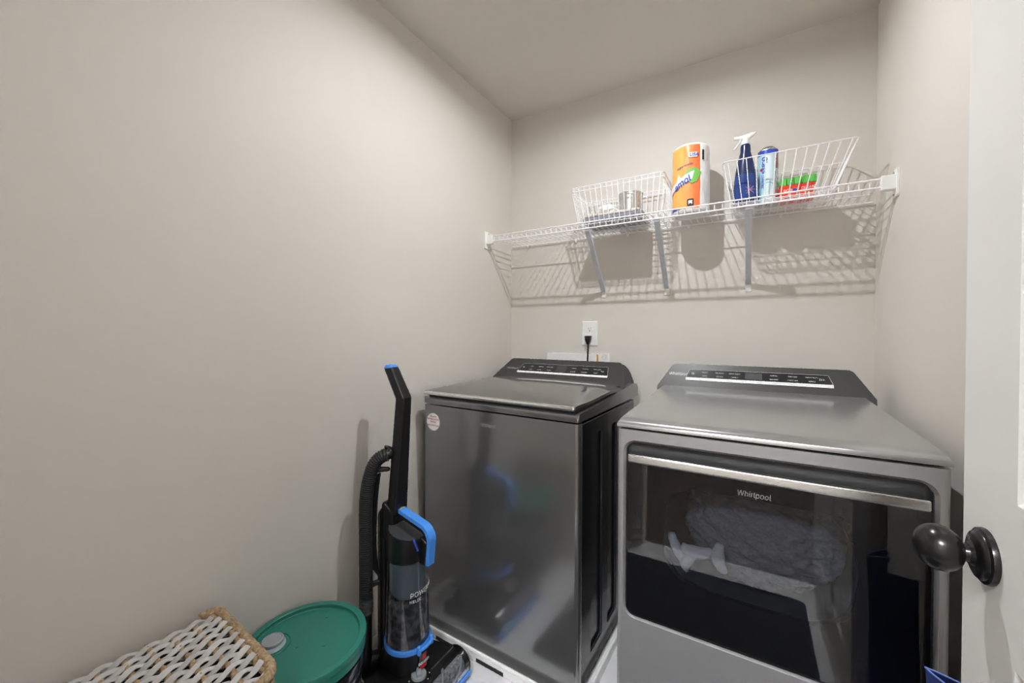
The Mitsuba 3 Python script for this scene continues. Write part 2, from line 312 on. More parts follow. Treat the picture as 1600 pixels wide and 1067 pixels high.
def panel_on(P, prefix, on, L, xa, xb, za, zb):
    """Dark display strip with its bright frame, window and lettering, laid on a console face."""
    H = zb - za
    P(prefix, on(trimesh.creation.extrude_polygon(sg.Polygon([(xa, za), (xb, za), (xb - .012, zb), (xa + .012, zb)]).buffer(-.004).buffer(.004), .0012, engine='earcut')), 'm_black_gloss')
    fr = sg.Polygon([(xa, za), (xb, za), (xb - .012, zb), (xa + .012, zb)]); fr = fr.buffer(-.004).buffer(.004)
    P(prefix + '__frame', on(trimesh.creation.extrude_polygon(fr.buffer(.0012).difference(fr.buffer(-.0004)), .0016, engine='earcut')), 'm_ink_grey')
    P(prefix + '__light_bar', on(trimesh.creation.extrude_polygon(sg.box(xa - .001, za - .012, xb + .001, za), .0018, engine='earcut')), 'm_ink_white')
    P(prefix + '__window', on(trimesh.creation.extrude_polygon(sg.box((xa + xb) / 2 - .028, za + .004, (xa + xb) / 2 + .026, zb - .004), .0016, engine='earcut')), 'm_dark_grey')
    ws = []
    def put(s, x, z, h):
        t = text(s, h, .0003); v = t.vertices; v[:, 0] += x - (v[:, 0].max() + v[:, 0].min()) / 2; v[:, 1] += z; v[:, 2] += .0014; t.vertices = v; ws.append(t)
    n = xb - xa
    for fx, a, b in ((.145, 'BULKY', 'QUICK'), (.255, 'DELICATE', 'WHITES'), (.365, 'HEAVY DUTY', 'TOWELS'), (.635, 'NORMAL', 'BEDDING'), (.755, 'SANITIZE', 'TIMED DRY'), (.875, 'HEAVY DUTY', 'QUICK')):
        put(a, xa + fx * n, za + H * .62, .0042); put(b, xa + fx * n, za + H * .20, .0042)
    put('Eco', xb - .030, za + H * .42, .0065)
    ring = on(trimesh.creation.annulus(.0028, .0042, .0004, sections=20)); 
    t = trimesh.creation.annulus(.003, .0044, .0004, sections=20); t.apply_translation((xa + .024, za + H * .5, .0015)); ws.append(t)
    P(prefix + '__lettering', on(cat(ws)), 'm_ink_white', False)
    lw = []
    for k in range(8):
        t = text(('TEMP', 'SOIL', 'SPIN', 'RINSE', 'START', 'DELAY', 'CYCLE', 'LOCK')[k], .0034, .0002); v = t.vertices
        v[:, 0] += xa + n * (.1 + .105 * k); v[:, 1] += za - .009; v[:, 2] += .0018; t.vertices = v; lw.append(t)
    P(prefix + '__bar_lettering', on(cat(lw)), 'm_ink_grey', False)
face, hous, on, L = console(.004, WW - .004, .492, .992, .607, 1.0815, .046, .075, WW)
W('console_housing', hous, 'm_dark_grey', 30); W('console', face, 'm_console', 30)
panel_on(W, 'console__display', on, L, .128, .598, L * .36, L * .74)
lg = text('Whirlpool', .011, .0006, italic=.1); v = lg.vertices; v[:, 0] += .052; v[:, 1] += L * .44; v[:, 2] += .0003; W('console__logo', on(lg), 'm_ink_grey', False)
def narrow(m, x0, k): m.vertices[:, 0] = x0 + (m.vertices[:, 0] - x0) * k; return m
W('logo', narrow(front_text('Whirlpool', .0125, .297, -.0002, .867, depth=.0006, italic=.1), .297, .86), 'm_ink_grey', False)
st = trimesh.creation.cylinder(.0355, .0006, sections=40); v = st.vertices; st.vertices = np.stack([.055 + v[:, 0], -.0004 + v[:, 2], .853 + v[:, 1]], 1)
W('sticker', st, 'm_white_plastic', False); tag('washing_machine__sticker', 'round white sticker with small dark print')
W('sticker__print', cat([front_text(s, h, .055, -.0008, z, center=True, depth=.0003, bold=True) for s, h, z in (('DELIVERY', .0058, .872), ('INSTALLATION', .0058, .861), ('SERVICE', .0058, .850), ('800-555-0100', .0058, .836))]), 'm_ink_red', False)
for x in (.06, WW - .06):
    for y in (.06, WD - .06): W('foot', lathe([(0, .005), (.02, .005), (.022, .010), (.012, .016), (.012, .034), (0, .034)], 20, (x, y, 0)), 'm_black_plastic')
# its white drip pan
pan = sg.Polygon([(-.026, -.030), (WW + .022, -.030), (WW + .022, .69), (-.026, .69)]).buffer(-.02).buffer(.02)
pm = man(slab(pan, .0005, .0335)) - man(slab(pan.buffer(-.010), .005, .1))
pan_m = tri(pm)
lip = []
rp = np.array(pan.buffer(-.004).exterior.coords)[:-1]
lipm = tube(np.c_[rp, np.full(len(rp), .033)], .0065, 8, closed=True)
wp = 'drip_pan'
add(wp + '__tray', move(pan_m, WM), 'm_white_plastic', 30); add(wp + '__lip', move(lipm, WM), 'm_white_plastic', 40)
for x0, x1 in ((.10, .205), (.30, .42), (.52, .60)): add(wp + '__slot', move(box(x0, x1, -.0315, -.029, .001, .014), WM), 'm_black_matte', False)
tag(wp, 'white plastic drip pan under the top-loading washing machine', 'drip pan')

# ------------------------------------------------------------------ tumble dryer
DO = np.eye(4); DO[:3, 3] = (-.3294, 1.1512, 0)
DW, DD = .686, .70
dn = 'tumble_dryer'
tag(dn, 'dark grey front-loading tumble dryer with a wide dark glass door', 'dryer')
def D(part, m, bs, s=35): return add(dn + '__' + part, move(m, DO), bs, s)
body = man(box(.004, DW - .004, .02, DD, .03, .94, .006)) - man(box(.02, DW - .02, .0, .60, .22, .915))
D('cabinet', tri(body), 'm_black_gloss', 30)
def rr_pts(x0, x1, z0, z1, r, y, n=10):
    c = np.array(rrect(x0, x1, z0, z1, r, n).exterior.coords)[:-1]; return [(a, y, b) for a, b in c]
fp = man(slab(rrect(0, DW, 0, .035, .014), .018, .9385))
cut = m3.Manifold.hull_points(np.array(rr_pts(.0175, DW - .0175, .3985, .9105, .036, -.0005) + rr_pts(.024, DW - .024, .405, .904, .030, .008)))
cut2 = m3.Manifold.hull_points(np.array(rr_pts(.024, DW - .024, .405, .904, .030, .0) + rr_pts(.024, DW - .024, .405, .904, .030, .09)))
inner = man(box(.02, DW - .02, .014, .09, .21, .93))
D('front_panel', tri(fp - cut - cut2), 'm_silver', 30)
# handle pocket, and the door that fills the rest of the recess
D('handle_pocket', tri(man(box(.022, DW - .022, .010, .034, .84, .906)) - man(box(.026, DW - .026, .0, .030, .835, .902, .01))), 'm_dark_grey')
DZ0, DZ1, PX0, PX1 = .410, .846, .029, DW - .029
pane_poly = rrect(PX0, PX1, DZ0, DZ1 + .03, .022).intersection(sg.box(0, 0, 1, DZ1))
win = sg.Polygon([(.125, .60), (.165, .55), (.24, .53), (.46, .53), (.53, .57), (.545, .66), (.525, .80), (.20, .80), (.14, .77)]).buffer(-.02).buffer(.02, quad_segs=5)
pv = plate(pane_poly, .0035, .0036)
def sheet(poly, y):
    v2, f2 = trimesh.creation.triangulate_polygon(poly, engine='earcut')
    return trimesh.Trimesh(np.stack([v2[:, 0], np.full(len(v2), y), v2[:, 1]], 1), f2, process=False)
add(dn + '__door__glass', move(sheet(pane_poly, .0022), DO), 'm_pane', False)
D('door', plate(pane_poly.difference(win), .005, .022), 'm_black_plastic', 30)
D('door__edge', plate(pane_poly.buffer(.0025).difference(pane_poly.buffer(-.0005)).intersection(sg.box(0, 0, 1, DZ1)), .001, .020), 'm_black_gloss', 30)
D('door__chrome_handle', tri(m3.Manifold.batch_hull([m3.Manifold.sphere(.0055, 14).translate((x, y, z)) for x in (PX0 + .007, PX1 - .007) for y, z in ((.001, .8505), (.002, .8645), (.012, .8505), (.012, .8635))])), 'm_chrome', 40)
tag(dn + '__door__chrome_handle', 'polished chrome handle bar')
D('door__logo', narrow(front_text('Whirlpool', .0135, .304, .0018, .808, depth=.0005, italic=.1), .304, .86), 'm_ink_grey', False)
a = np.linspace(0, 2 * np.pi, 48, endpoint=False)
dz = .60; R = .185
dv = np.vstack([np.stack([.335 + R * 1.15 * np.cos(a), np.full(48, y), .665 + R * np.sin(a)], 1) for y in (.024, .06, .42)])
df = []
for k in range(2):
    for i in range(48): j = (i + 1) % 48; df += [[k * 48 + i, k * 48 + j, k * 48 + 48 + j], [k * 48 + i, k * 48 + 48 + j, k * 48 + 48 + i]]
dv = np.vstack([dv, [[.335, .42, .665]]]); df += [[96 + i, 96 + (i + 1) % 48, 144] for i in range(48)]
prin('m_drum', srgb(74, 76, 80), .5); D('drum', trimesh.Trimesh(dv, np.array(df), process=False), 'm_drum', True)
# dryer top: a sloping slab with a rolled front edge
tp = [(.0, .9445), (-.003, .9455), (-.003, .950), (-.0005, .9565), (.005, .9625), (.014, .9672), (.03, .9705), (.08, .974), (.14, .977), (.28, .985), (.42, .9955), (.55, 1.0065), (.66, 1.0), (.70, .985), (.705, .9445)]
top = man(prism_x(sg.Polygon(tp), 0, DW)) ^ man(hull([(x, y, z) for x, e in ((0, 1), (DW, -1)) for y in (-.01, .71) for x, z in ((x + e * -.0015, .944), (x + e * .001, .957), (x + e * .008, .966 + .0))] + [(x, y, 1.05) for x in (.055, DW - .055) for y in (-.01, .71)] + [(x, y, .971) for x in (.016, DW - .016) for y in (-.01, .71)]))
D('top_panel', tri(top), 'm_steel_top', 40)
face, hous, on, L = console(.006, DW - .004, .548, 1.003, .603, 1.0915, .054, .08, DW)
D('console_housing', hous, 'm_dark_grey', 30); D('console', face, 'm_console', 30)
panel_on(D, 'console__display', on, L, .112, .574, L * .42, L * .76)
lg = text('Whirlpool', .0125, .0006, italic=.1); v = lg.vertices; v[:, 0] += .046; v[:, 1] += L * .50; v[:, 2] += .0003; D('console__logo', on(lg), 'm_ink_white', False)
for x in (.06, DW - .06):
    for y in (.06, DD - .06): D('foot', lathe([(0, .0005), (.022, .0005), (.024, .006), (.012, .012), (.012, .034), (0, .034)], 20, (x, y, 0)), 'm_black_plastic')
def cloth_col(a, b):
    def f(p, n, uv): return mix(a, b, fbm(p.x * 160, p.y * 160, p.z * 160, octaves=2))
    return proc(f)
# laundry inside the drum
def lump(c, s, amp, seed, f=22, sub=4):
    m = trimesh.creation.icosphere(subdivisions=sub); v = m.vertices
    v = v * (1 + amp * (meshkit.fbm(v * f / 10 + 3, 4, seed) - .5)[:, None] * 2); m.vertices = v * s + c; return m
prin('m_blanket', cloth_col((.20, .21, .235), (.33, .34, .375)), .95); prin('m_sock', srgb(230, 230, 232), .85)
bl_ = lump(np.array([.36, .20, .66]), np.array([.195, .125, .165]), .11, 3, 90, 6)
key = add('grey_blanket', move(bl_, DO), 'm_blanket', True)
tag(key, 'fluffy grey blanket behind the glass door of the dryer', 'blanket')
for k, (x, y, z, rz, sc) in enumerate(((.150, .09, .585, .5, 1.0), (.205, .075, .60, -.6, .9), (.262, .07, .60, .9, .85), (.18, .075, .56, 1.5, .8))):
    p = smooth_path([(-.034, 0, .03), (-.02, 0, .012), (0, 0, -.004), (.03, 0, -.012), (.045, 0, -.008)], 14)
    m = tube(p * sc, np.array([.012, .014, .015, .017, .019, .020, .020, .019, .018, .017, .016, .014, .011, .006]) * sc, 9)
    m.apply_transform(trimesh.transformations.rotation_matrix(rz, (0, 1, 0))); m.apply_translation((x, y, z))
    kk = add('white_sock', move(m, DO), 'm_sock', True)
    tag(kk, ('leftmost white sock behind the dryer door glass', 'white sock in the middle of those behind the dryer door glass', 'rightmost white sock behind the dryer door glass', 'lowest white sock behind the dryer door glass')[k], 'sock', 'white socks behind the dryer glass')

# ------------------------------------------------------------------ wire shelf
SZ, SY0, SY1 = 1.712, 1.730, 1.977
ws = 'wire_shelf'
tag(ws, 'white wire shelf on the back wall above the washer and dryer', 'shelf')
xs = np.arange(XL + .052, XR - .03, .0268)
for x in xs:
    add(ws + '__wire', tube(corner_path([(x, SY1 + .003, SZ), (x, SY0, SZ + .003), (x, SY0 - .001, SZ - .024)], .006, 4), .0017, 6), 'm_white_wire', True)
def rail(key, y, z, r, x0=XL + .045, x1=XR - .035): add(ws + '__' + key, tube([(x0, y, z), (x1, y, z)], r, 8), 'm_white_wire', True)
rail('front_rail', SY0 - .003, SZ + .006, .0030); rail('front_rail', SY0 - .0035, SZ - .022, .0032)
rail('middle_rail', SY0 + .135, SZ - .004, .0026)
rail('back_rail', SY1, SZ - .0045, .0033, XL + .012, XR - .010)
for s, x in ((1, XL), (-1, XR)):        # end brackets on the side walls
    pl_ = sg.box(SY0 - .020, SZ - .056, SY0 + .022, SZ + .032).buffer(-.005).buffer(.005)
    m1 = prism_x(pl_, min(x, x + s * .006) + (.0003 if s > 0 else 0), max(x, x + s * .006) - (.0003 if s < 0 else 0))
    m2 = box(min(x + s * .004, x + s * .042), max(x + s * .004, x + s * .042), SY0 - .011, SY0 + .014, SZ - .034, SZ + .014, .003)
    kk = add(ws + '__end_bracket', cat(m1, m2), 'm_white_plastic', 30)
    add(kk + '__screw', cat(*[lathe([(0, 0), (.0035, 0), (.003, .002), (0, .0025)], 12, (0, 0, 0)).apply_transform(trimesh.transformations.rotation_matrix(s * math.pi / 2, (0, 1, 0))).apply_translation((x + s * .006, SY0 + .012, SZ + dz_)) for dz_ in (.024, -.048)]), 'm_grey_plastic')
for x in (-.641, -.337, -.008):          # slanting support braces
    p = np.array([(x, SY0 + .004, SZ - .026), (x, YB - .012, 1.425)]); d = p[1] - p[0]
    w = .0095
    br = cat(ribbon(p, (0, .72, .69), w * 2, .0022), ribbon(p + np.array([w, .004, .004]), (1, 0, 0), .012, .002), ribbon(p + np.array([-w, .004, .004]), (1, 0, 0), .012, .002))
    kk = add(ws + '__brace', br, 'm_grey_bracket', False)
    add(kk + '__hook', box(x - .011, x + .011, SY0 - .0005, SY0 + .012, SZ - .034, SZ - .016, .002, 8), 'm_grey_bracket', 30)
    add(kk + '__wall_foot', cat(box(x - .011, x + .011, YB - .0035, YB - .0004, 1.395, 1.432, .0012, 8), lathe([(0, 0), (.0042, 0), (.0036, .002), (0, .0028)], 12).apply_transform(trimesh.transformations.rotation_matrix(math.pi / 2, (1, 0, 0))).apply_translation((x, YB - .0035, 1.404))), 'm_white_plastic', 30)
for x in (-1.075, -.79, -.655, -.52, -.245, .105):
    add(ws + '__wall_clip', cat(box(x - .006, x + .006, SY1 - .006, YB - .0004, SZ - .013, SZ - .001, .002, 8), box(x - .0045, x + .0045, SY1 - .004, SY1 + .003, SZ - .019, SZ - .010, .001, 8)), 'm_white_plastic', 30)

# ------------------------------------------------------------------ wire baskets on the shelf
DECK = SZ + .0040
def basket(key, top, bot, zt, zb, nU, nV, double, rr=.0017):
    """top, bot: (x0, x1, y0, y1) of the rim and of the floor. Bent wires run front to back and side to side."""
    tx0, tx1, ty0, ty1 = top; bx0, bx1, by0, by1 = bot
    for t in (np.arange(nU) + .5) / nU:
        xt, xb = tx0 + (tx1 - tx0) * t, bx0 + (bx1 - bx0) * t
        add(key + '__wire', tube(corner_path([(xt, ty0, zt), (xb, by0, zb), (xb, by1, zb), (xt, ty1, zt)], .012, 4), rr, 5), 'm_white_wire', True)
    for t in (np.arange(nV) + .5) / nV:
        yt, yb = ty0 + (ty1 - ty0) * t, by0 + (by1 - by0) * t
        add(key + '__cross_wire', tube(corner_path([(tx0, yt, zt), (bx0, yb, zb + .0024), (bx1, yb, zb + .0024), (tx1, yt, zt)], .012, 4), rr, 5), 'm_white_wire', True)
    def loop(x0, x1, y0, y1, z, r):
        c = np.array(rrect(x0, x1, y0, y1, .012, 5).exterior.coords)[:-1]; return tube(np.c_[c, np.full(len(c), z)], r, 7, closed=True)
    add(key + '__rim', loop(tx0, tx1, ty0, ty1, zt, .0022), 'm_white_wire', True)
    if double:
        f = .017 / (zt - zb)
        add(key + '__rim', loop(*[a + (b - a) * f for a, b in zip(top, bot)], zt - .017, .0020), 'm_white_wire', True)
    add(key + '__floor_rim', loop(bx0 + .004, bx1 - .004, by0 + .004, by1 - .004, zb, .0020), 'm_white_wire', True)
basket('wire_basket', (-.722, -.310, 1.738, 1.962), (-.690, -.325, 1.752, 1.955), 1.885, DECK, 16, 9, True)
tag('wire_basket', 'white wire basket with a double rim, holding grey cloth and a metal cup', 'basket')
basket('wire_basket_001', (-.094, .308, 1.738, 1.968), (-.066, .250, 1.760, 1.955), 1.873, DECK, 13, 9, False)
tag('wire_basket_001', 'white wire basket with a spray bottle, a can and a green and red box', 'basket')
BF = DECK + .0052                                    # the baskets' floor
# folded cloths, a white rag and a metal cup in the first basket
prin('m_grey_cloth', cloth_col((.16, .17, .19), (.30, .31, .34)), .9); prin('m_tan_cloth', cloth_col((.50, .46, .43), (.66, .62, .59)), .9); prin('m_white_cloth', srgb(240, 240, 238), .9)
def folded(x0, x1, y0, y1, z0, z1, seed):
    m = man(box(x0, x1, y0, y1, z0, z1, min(.008, (z1 - z0) * .49))).refine_to_length(.014); t = tri(m); v = t.vertices
    d = (meshkit.fbm(v * 38, 3, seed) - .5) * .007; c = np.array([(x0 + x1) / 2, (y0 + y1) / 2, (z0 + z1) / 2])
    up = (v[:, 2] - z0) / (z1 - z0); t.vertices = v + np.stack([d * .6, d * .6, d * up], 1); return t
tag(add('folded_cloth', folded(-.672, -.40, 1.764, 1.93, BF + .0002, BF + .028, 5), 'm_grey_cloth', True), 'folded dark grey cloth on the floor of the double-rimmed wire basket', 'cloth')
tag(add('folded_cloth_001', folded(-.668, -.415, 1.768, 1.925, BF + .0285, BF + .042, 8), 'm_tan_cloth', True), 'folded pale beige cloth on top of the dark grey one', 'cloth')
m = lump(np.array([-.568, 1.815, BF + .062]), np.array([.048, .04, .024]), .25, 4, 30, 4); m.vertices[:, 2] = np.where(m.vertices[:, 2] < BF + .046, BF + .0432 + .0028 * np.exp((m.vertices[:, 2] - BF - .046) / .02), m.vertices[:, 2])
tag(add('white_rag', m, 'm_white_cloth', True), 'crumpled white rag left of the metal cup in the wire basket', 'rag')
scene['m_tin'] = {'type': 'twosided', 'bsdf': {'type': 'roughconductor', 'alpha': .22, 'specular_reflectance': rgb(.72, .72, .71)}}
cz = BF + .0425
tag(add('metal_cup', lathe([(0, 0), (.047, 0), (.050, .003), (.0535, .08), (.0555, .083), (.0545, .085), (.052, .083), (.048, .006), (0, .006)], 40, (-.473, 1.845, cz)), 'm_tin', 40), 'shiny metal cup standing on the cloths in the wire basket', 'cup')

# paper towels
PT = (-.221, 1.850); PR = .0715
def towel_col(p, n, uv):
    a = dr.atan2(p.y - PT[1], p.x - PT[0]); s = a + .5 * math.pi       # 0 towards the room, + to the right
    band = dr.select((s < .62) & (s > -2.0), 1., 0.)
    g = smoothstep(-.6, .55, s)
    o = mix((.88, .46, .12), (.87, .19, .055), g)
    zz = p.z
    blue = dr.select((zz < 1.742) & (s < -.35 - (zz - 1.725) * 20), 1., 0.)
    o = mix(o, (.03, .06, .36), blue)
    edge = dr.select((zz < 1.729) | (zz > 1.988 + .0 * s), 1., 0.)
    w = .84 + .05 * noise(p.x * 190, p.y * 190, p.z * 110)
    return mix(mi.Color3f(w), o, band * (1 - edge))
prin('m_towel', proc(towel_col), .4, coat=.25)
th = .284; z0 = DECK
prof = [(0, .004), (.030, .004), (.052, .001), (.066, .0005), (PR, .010), (PR + .001, .08), (PR + .0005, .19), (PR - .0005, th - .012), (PR - .008, th - .002), (.050, th + .002), (.024, th - .001), (.020, th - .03), (0, th - .03)]
m = man(lathe(prof, 64, (PT[0], PT[1], z0))).refine_to_length(.009); t = tri(m); v = t.vertices
rad = np.stack([v[:, 0] - PT[0], v[:, 1] - PT[1], 0 * v[:, 0]], 1); d = (meshkit.fbm(v * np.array([45, 45, 22]), 3, 9) - .5) * .006
t.vertices = v + rad / (np.linalg.norm(rad, axis=1, keepdims=True) + 1e-6) * d[:, None] * (np.linalg.norm(rad, axis=1) > .04)[:, None]
pt = 'paper_towel_roll'
add(pt + '__roll', t, 'm_towel', 50); tag(pt, 'paper towel roll in orange wrapping standing between the two wire baskets', 'paper towels')
def wrap(mesh, c, r, s0, z, off=.0):
    """Lays flat lettering (x along, y up) round an upright cylinder; s0 is the angle from the -y side, to the right."""
    v = mesh.vertices; s = s0 + v[:, 0] / r; rr_ = r + off + v[:, 2]
    m = mesh.copy(); m.vertices = np.stack([c[0] + rr_ * np.sin(s), c[1] - rr_ * np.cos(s), z + v[:, 1]], 1); return m
def flat(poly, d=.0006, step=.004):
    m = trimesh.creation.extrude_polygon(poly, d, engine='earcut')
    try: return tri(man(m).refine_to_length(step))
    except Exception: return m
def rot(mesh, a): return move(mesh, rotz(a))
R2 = PR + .0028
sw = sg.Polygon([(-.055, -.022), (.012, .018), (.030, .040), (.034, .058), (.016, .064), (-.006, .050), (-.022, .030), (-.034, .040), (-.045, .028), (-.075, -.01)]).buffer(.003)
gr = sg.Polygon([(-.018, .036), (.002, .060), (.026, .064), (.046, .046), (.030, .012), (.012, .006)]).buffer(.003)
prin('m_ink_green', srgb(120, 190, 90), .5); prin('m_ink_royal', srgb(38, 62, 170), .5)
add(pt + '__green_swoosh', wrap(flat(gr), PT, R2, .0, 1.826), 'm_ink_green', False)
add(pt + '__white_banner', wrap(flat(sg.Polygon([(-.10, -.03), (-.07, -.012), (.012, .022), (.020, .052), (-.012, .040), (-.03, .028), (-.04, .046), (-.05, .02), (-.10, -.005)]).buffer(.002)), PT, R2 + .0004, .0, 1.826), 'm_ink_white', False)
add(pt + '__brand_lettering', wrap(rot(text('amol', .024, .0006, bold=True, italic=.25).apply_translation((-.060, .010, 0)), .46), PT, R2 + .0011, .0, 1.826), 'm_ink_royal', False)
add(pt + '__size_badge', wrap(flat(sg.box(-.016, -.009, .016, .009).buffer(.001)), PT, R2, .22, 1.945), 'm_ink_white', False)
add(pt + '__size_lettering', wrap(text('USA', .0125, .0005, bold=True, italic=.15).apply_translation((-.014, -.006, 0)), PT, R2 + .0008, .22, 1.945), 'm_ink_royal', False)
add(pt + '__slogan', wrap(rot(text('paper towels', .008, .0005, italic=.2).apply_translation((-.05, 0, 0)), .2), PT, R2, .0, 1.905), 'm_ink_blue', False)
add(pt + '__black_badge', wrap(flat(sg.box(-.012, -.014, .012, .014)), PT, R2, .10, 1.752), 'm_ink_black', False)
add(pt + '__badge_emblem', wrap(flat(sg.Polygon([(-.008, .008), (.008, .008), (.007, -.009), (0, -.003), (-.007, -.009)])), PT, R2 + .0007, .10, 1.752), 'm_ink_white', False)
add(pt + '__black_strip', wrap(flat(sg.box(-.004, -.02, .004, .02)), PT, R2 - .001, .78, 1.945), 'm_ink_black', False)

# spray bottle
SB = (-.021, 1.838)
prin('m_navy_plastic', srgb(28, 40, 84), .18, coat=.6)
def oval(prof, c, seg=40):
    m = lathe([(1, 0)] * 2 if False else [(r, z) for r, z, e in prof], seg); v = m.vertices.copy()
    zs_ = np.array([p[1] for p in prof]); es = np.array([p[2] for p in prof]); v[:, 1] *= np.interp(v[:, 2], zs_, es); m.vertices = v + np.array([c[0], c[1], c[2]]); return m
sb = 'spray_bottle'
tag(sb, 'dark blue spray bottle with a white trigger head in the wire basket', 'spray bottle')
add(sb + '__bottle', oval([(0, 0, .6), (.036, 0, .62), (.040, .004, .62), (.0405, .05, .62), (.0385, .09, .65), (.034, .135, .70), (.028, .17, .78), (.022, .198, .9), (.0185, .210, 1), (.0175, .236, 1), (.015, .242, 1), (0, .242, 1)], (*SB, BF)), 'm_navy_plastic', 40)
prin('m_ink_lightblue', srgb(120, 150, 215), .4)
add(sb + '__label', oval([(.0411, .024, .62), (.0411, .052, .62), (.0391, .090, .65), (.0358, .122, .68)], (SB[0], SB[1], BF), 40), prin('m_bottle_label', srgb(34, 62, 128), .2, coat=.6), 40)
star = [sg.LineString([(0, 0), (.018 * math.cos(t), .018 * math.sin(t))]).buffer(.0007) for t in np.linspace(0, 2 * np.pi, 9)[:-1]]
sm = flat(shapely.union_all(star), .0008); v = sm.vertices; sm.vertices = np.stack([SB[0] + .016 + v[:, 0], SB[1] - .0262 - v[:, 2] + .10 * np.abs(v[:, 0]), BF + .055 + v[:, 1]], 1)
prin('m_ink_pink', srgb(205, 140, 200), .5); add(sb + '__starburst', sm, 'm_ink_pink', False)
HZ = BF + .242
add(sb + '__collar', lathe([(0, -.003), (.0145, -.003), (.0150, .002), (.0135, .018), (.011, .022), (0, .022)], 28, (SB[0], SB[1], HZ)), 'm_white_plastic', 40)
hd = hull_balls([(SB[0] - .026, SB[1], HZ + .032, .006), (SB[0] + .024, SB[1], HZ + .039, .006), (SB[0] + .012, SB[1], HZ + .028, .009), (SB[0] - .008, SB[1], HZ + .026, .0095), (SB[0] + .036, SB[1], HZ + .042, .003)])
add(sb + '__spray_head', cat(hd, hull_balls([(SB[0], SB[1], HZ + .016, .011), (SB[0] + .002, SB[1], HZ + .026, .011)])), 'm_white_plastic', 40)
add(sb + '__nozzle', lathe([(0, 0), (.0075, 0), (.0075, .010), (0, .010)], 16).apply_transform(trimesh.transformations.rotation_matrix(-math.pi / 2, (0, 1, 0))).apply_translation((SB[0] - .029, SB[1], HZ + .032)), 'm_white_plastic', 40)
tp_ = smooth_path([(SB[0] - .016, SB[1], HZ + .024), (SB[0] - .021, SB[1], HZ + .014), (SB[0] - .029, SB[1], HZ + .002), (SB[0] - .040, SB[1], HZ - .012)], 12)
add(sb + '__trigger', ribbon(tp_, (.8, 0, -.6), .011, .004), 'm_white_plastic', 40)

# aerosol can
AC = (.055, 1.846); AR = .0335
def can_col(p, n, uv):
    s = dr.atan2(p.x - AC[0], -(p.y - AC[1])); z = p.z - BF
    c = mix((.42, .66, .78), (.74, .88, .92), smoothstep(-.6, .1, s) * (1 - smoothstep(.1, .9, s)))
    c = mix(c, (.03, .10, .22), (1 - smoothstep(-1.05, -.72, s)) * (1 - smoothstep(.09, .13, z)))
    c = mix(c, (.75, .77, .82), smoothstep(.60, .62, s))
    c = mix(c, (.33, .16, .17), smoothstep(.72, .74, s) * smoothstep(.125, .128, z) * (1 - smoothstep(.178, .18, z)))
    c = mix(c, (.30, .33, .45), smoothstep(.72, .74, s) * (1 - smoothstep(.123, .125, z)) * smoothstep(.45, .55, noise(s * 30, z * 260, 0.)))
    arc = dr.abs(z - .072 + .02 * s * s)
    c = mix(c, (.22, .48, .66), (1 - smoothstep(.001, .003, arc)) * (1 - smoothstep(.6, .62, s)))
    return mix(c, (.025, .07, .50), smoothstep(.180, .181, z))
prin('m_can', proc(can_col), .25, coat=.5)
ac = 'aerosol_can'; tag(ac, 'light blue aerosol can with a blue band and silver dome in the wire basket', 'spray can')
add(ac + '__body', lathe([(0, 0), (.031, 0), (AR, .004), (AR, .196), (AR - .0012, .199), (0, .199)], 44, (*AC, BF)), 'm_can', 40)
add(ac + '__dome', lathe([(AR + .0004, .198), (AR + .0004, .201), (AR - .003, .204), (.024, .211), (.019, .215), (0, .216)], 40, (*AC, BF)), 'm_tin', 40)
add(ac + '__cap', lathe([(.0165, .213), (.0165, .2165), (.010, .220), (.005, .221), (0, .221)], 28, (*AC, BF)), 'm_grey_plastic', 40)
add(ac + '__lettering', cat(wrap(move(text('Glass', .018, .0004, bold=True, italic=.2), rotz(-math.pi / 2)), AC, AR + .0003, -.62, BF + .175), wrap(move(text('cleaner', .011, .0004), rotz(-math.pi / 2)), AC, AR + .0003, -.66, BF + .105)), 'm_ink_royal', False)
add(ac + '__red_mark', wrap(flat(sg.Point(0, 0).buffer(.005)), AC, AR + .0005, -.72, BF + .125), 'm_ink_red', False)

# green and red box pack
BX0, BX1, BY0, BY1 = .092, .206, 1.815, 1.89
prin('m_box_green', srgb(98, 196, 88), .28, coat=.5); prin('m_box_red', srgb(226, 62, 36), .28, coat=.5)
gp = 'cleaning_pads'; tag(gp, 'ribbed green and red packet of cleaning pads right of the aerosol can', 'packet')
GZ = BF + .050
lay = []
for k in range(5):
    x0 = BX0 + (BX1 - BX0) * k / 5; x1 = BX0 + (BX1 - BX0) * (k + 1) / 5
    add(gp + '__green_pad', box(x0 + .0006, x1 - .0006, BY0 + .002, BY1, GZ + .0003, GZ + .029, .0035), 'm_box_green', 40)
add(gp + '__red_box', box(BX0 - .002, BX1 - .006, BY0, BY1, BF + .0003, GZ, .002, 8), 'm_box_red', 30)
add(gp + '__print', cat(front_text('SCRUB', .009, BX0 + .012, BY0 - .0002, BF + .026, depth=.0004, bold=True), front_text('CLEAN', .009, BX0 + .066, BY0 - .0002, BF + .028, depth=.0004, bold=True)), 'm_ink_white', False)
cm = trimesh.creation.cylinder(.007, .0008, sections=24); v = cm.vertices; cm.vertices = np.stack([BX0 + .047 + v[:, 0], BY0 - .0003 + v[:, 2], BF + .028 + v[:, 1]], 1)
add(gp + '__blue_emblem', cm, 'm_ink_royal', False)

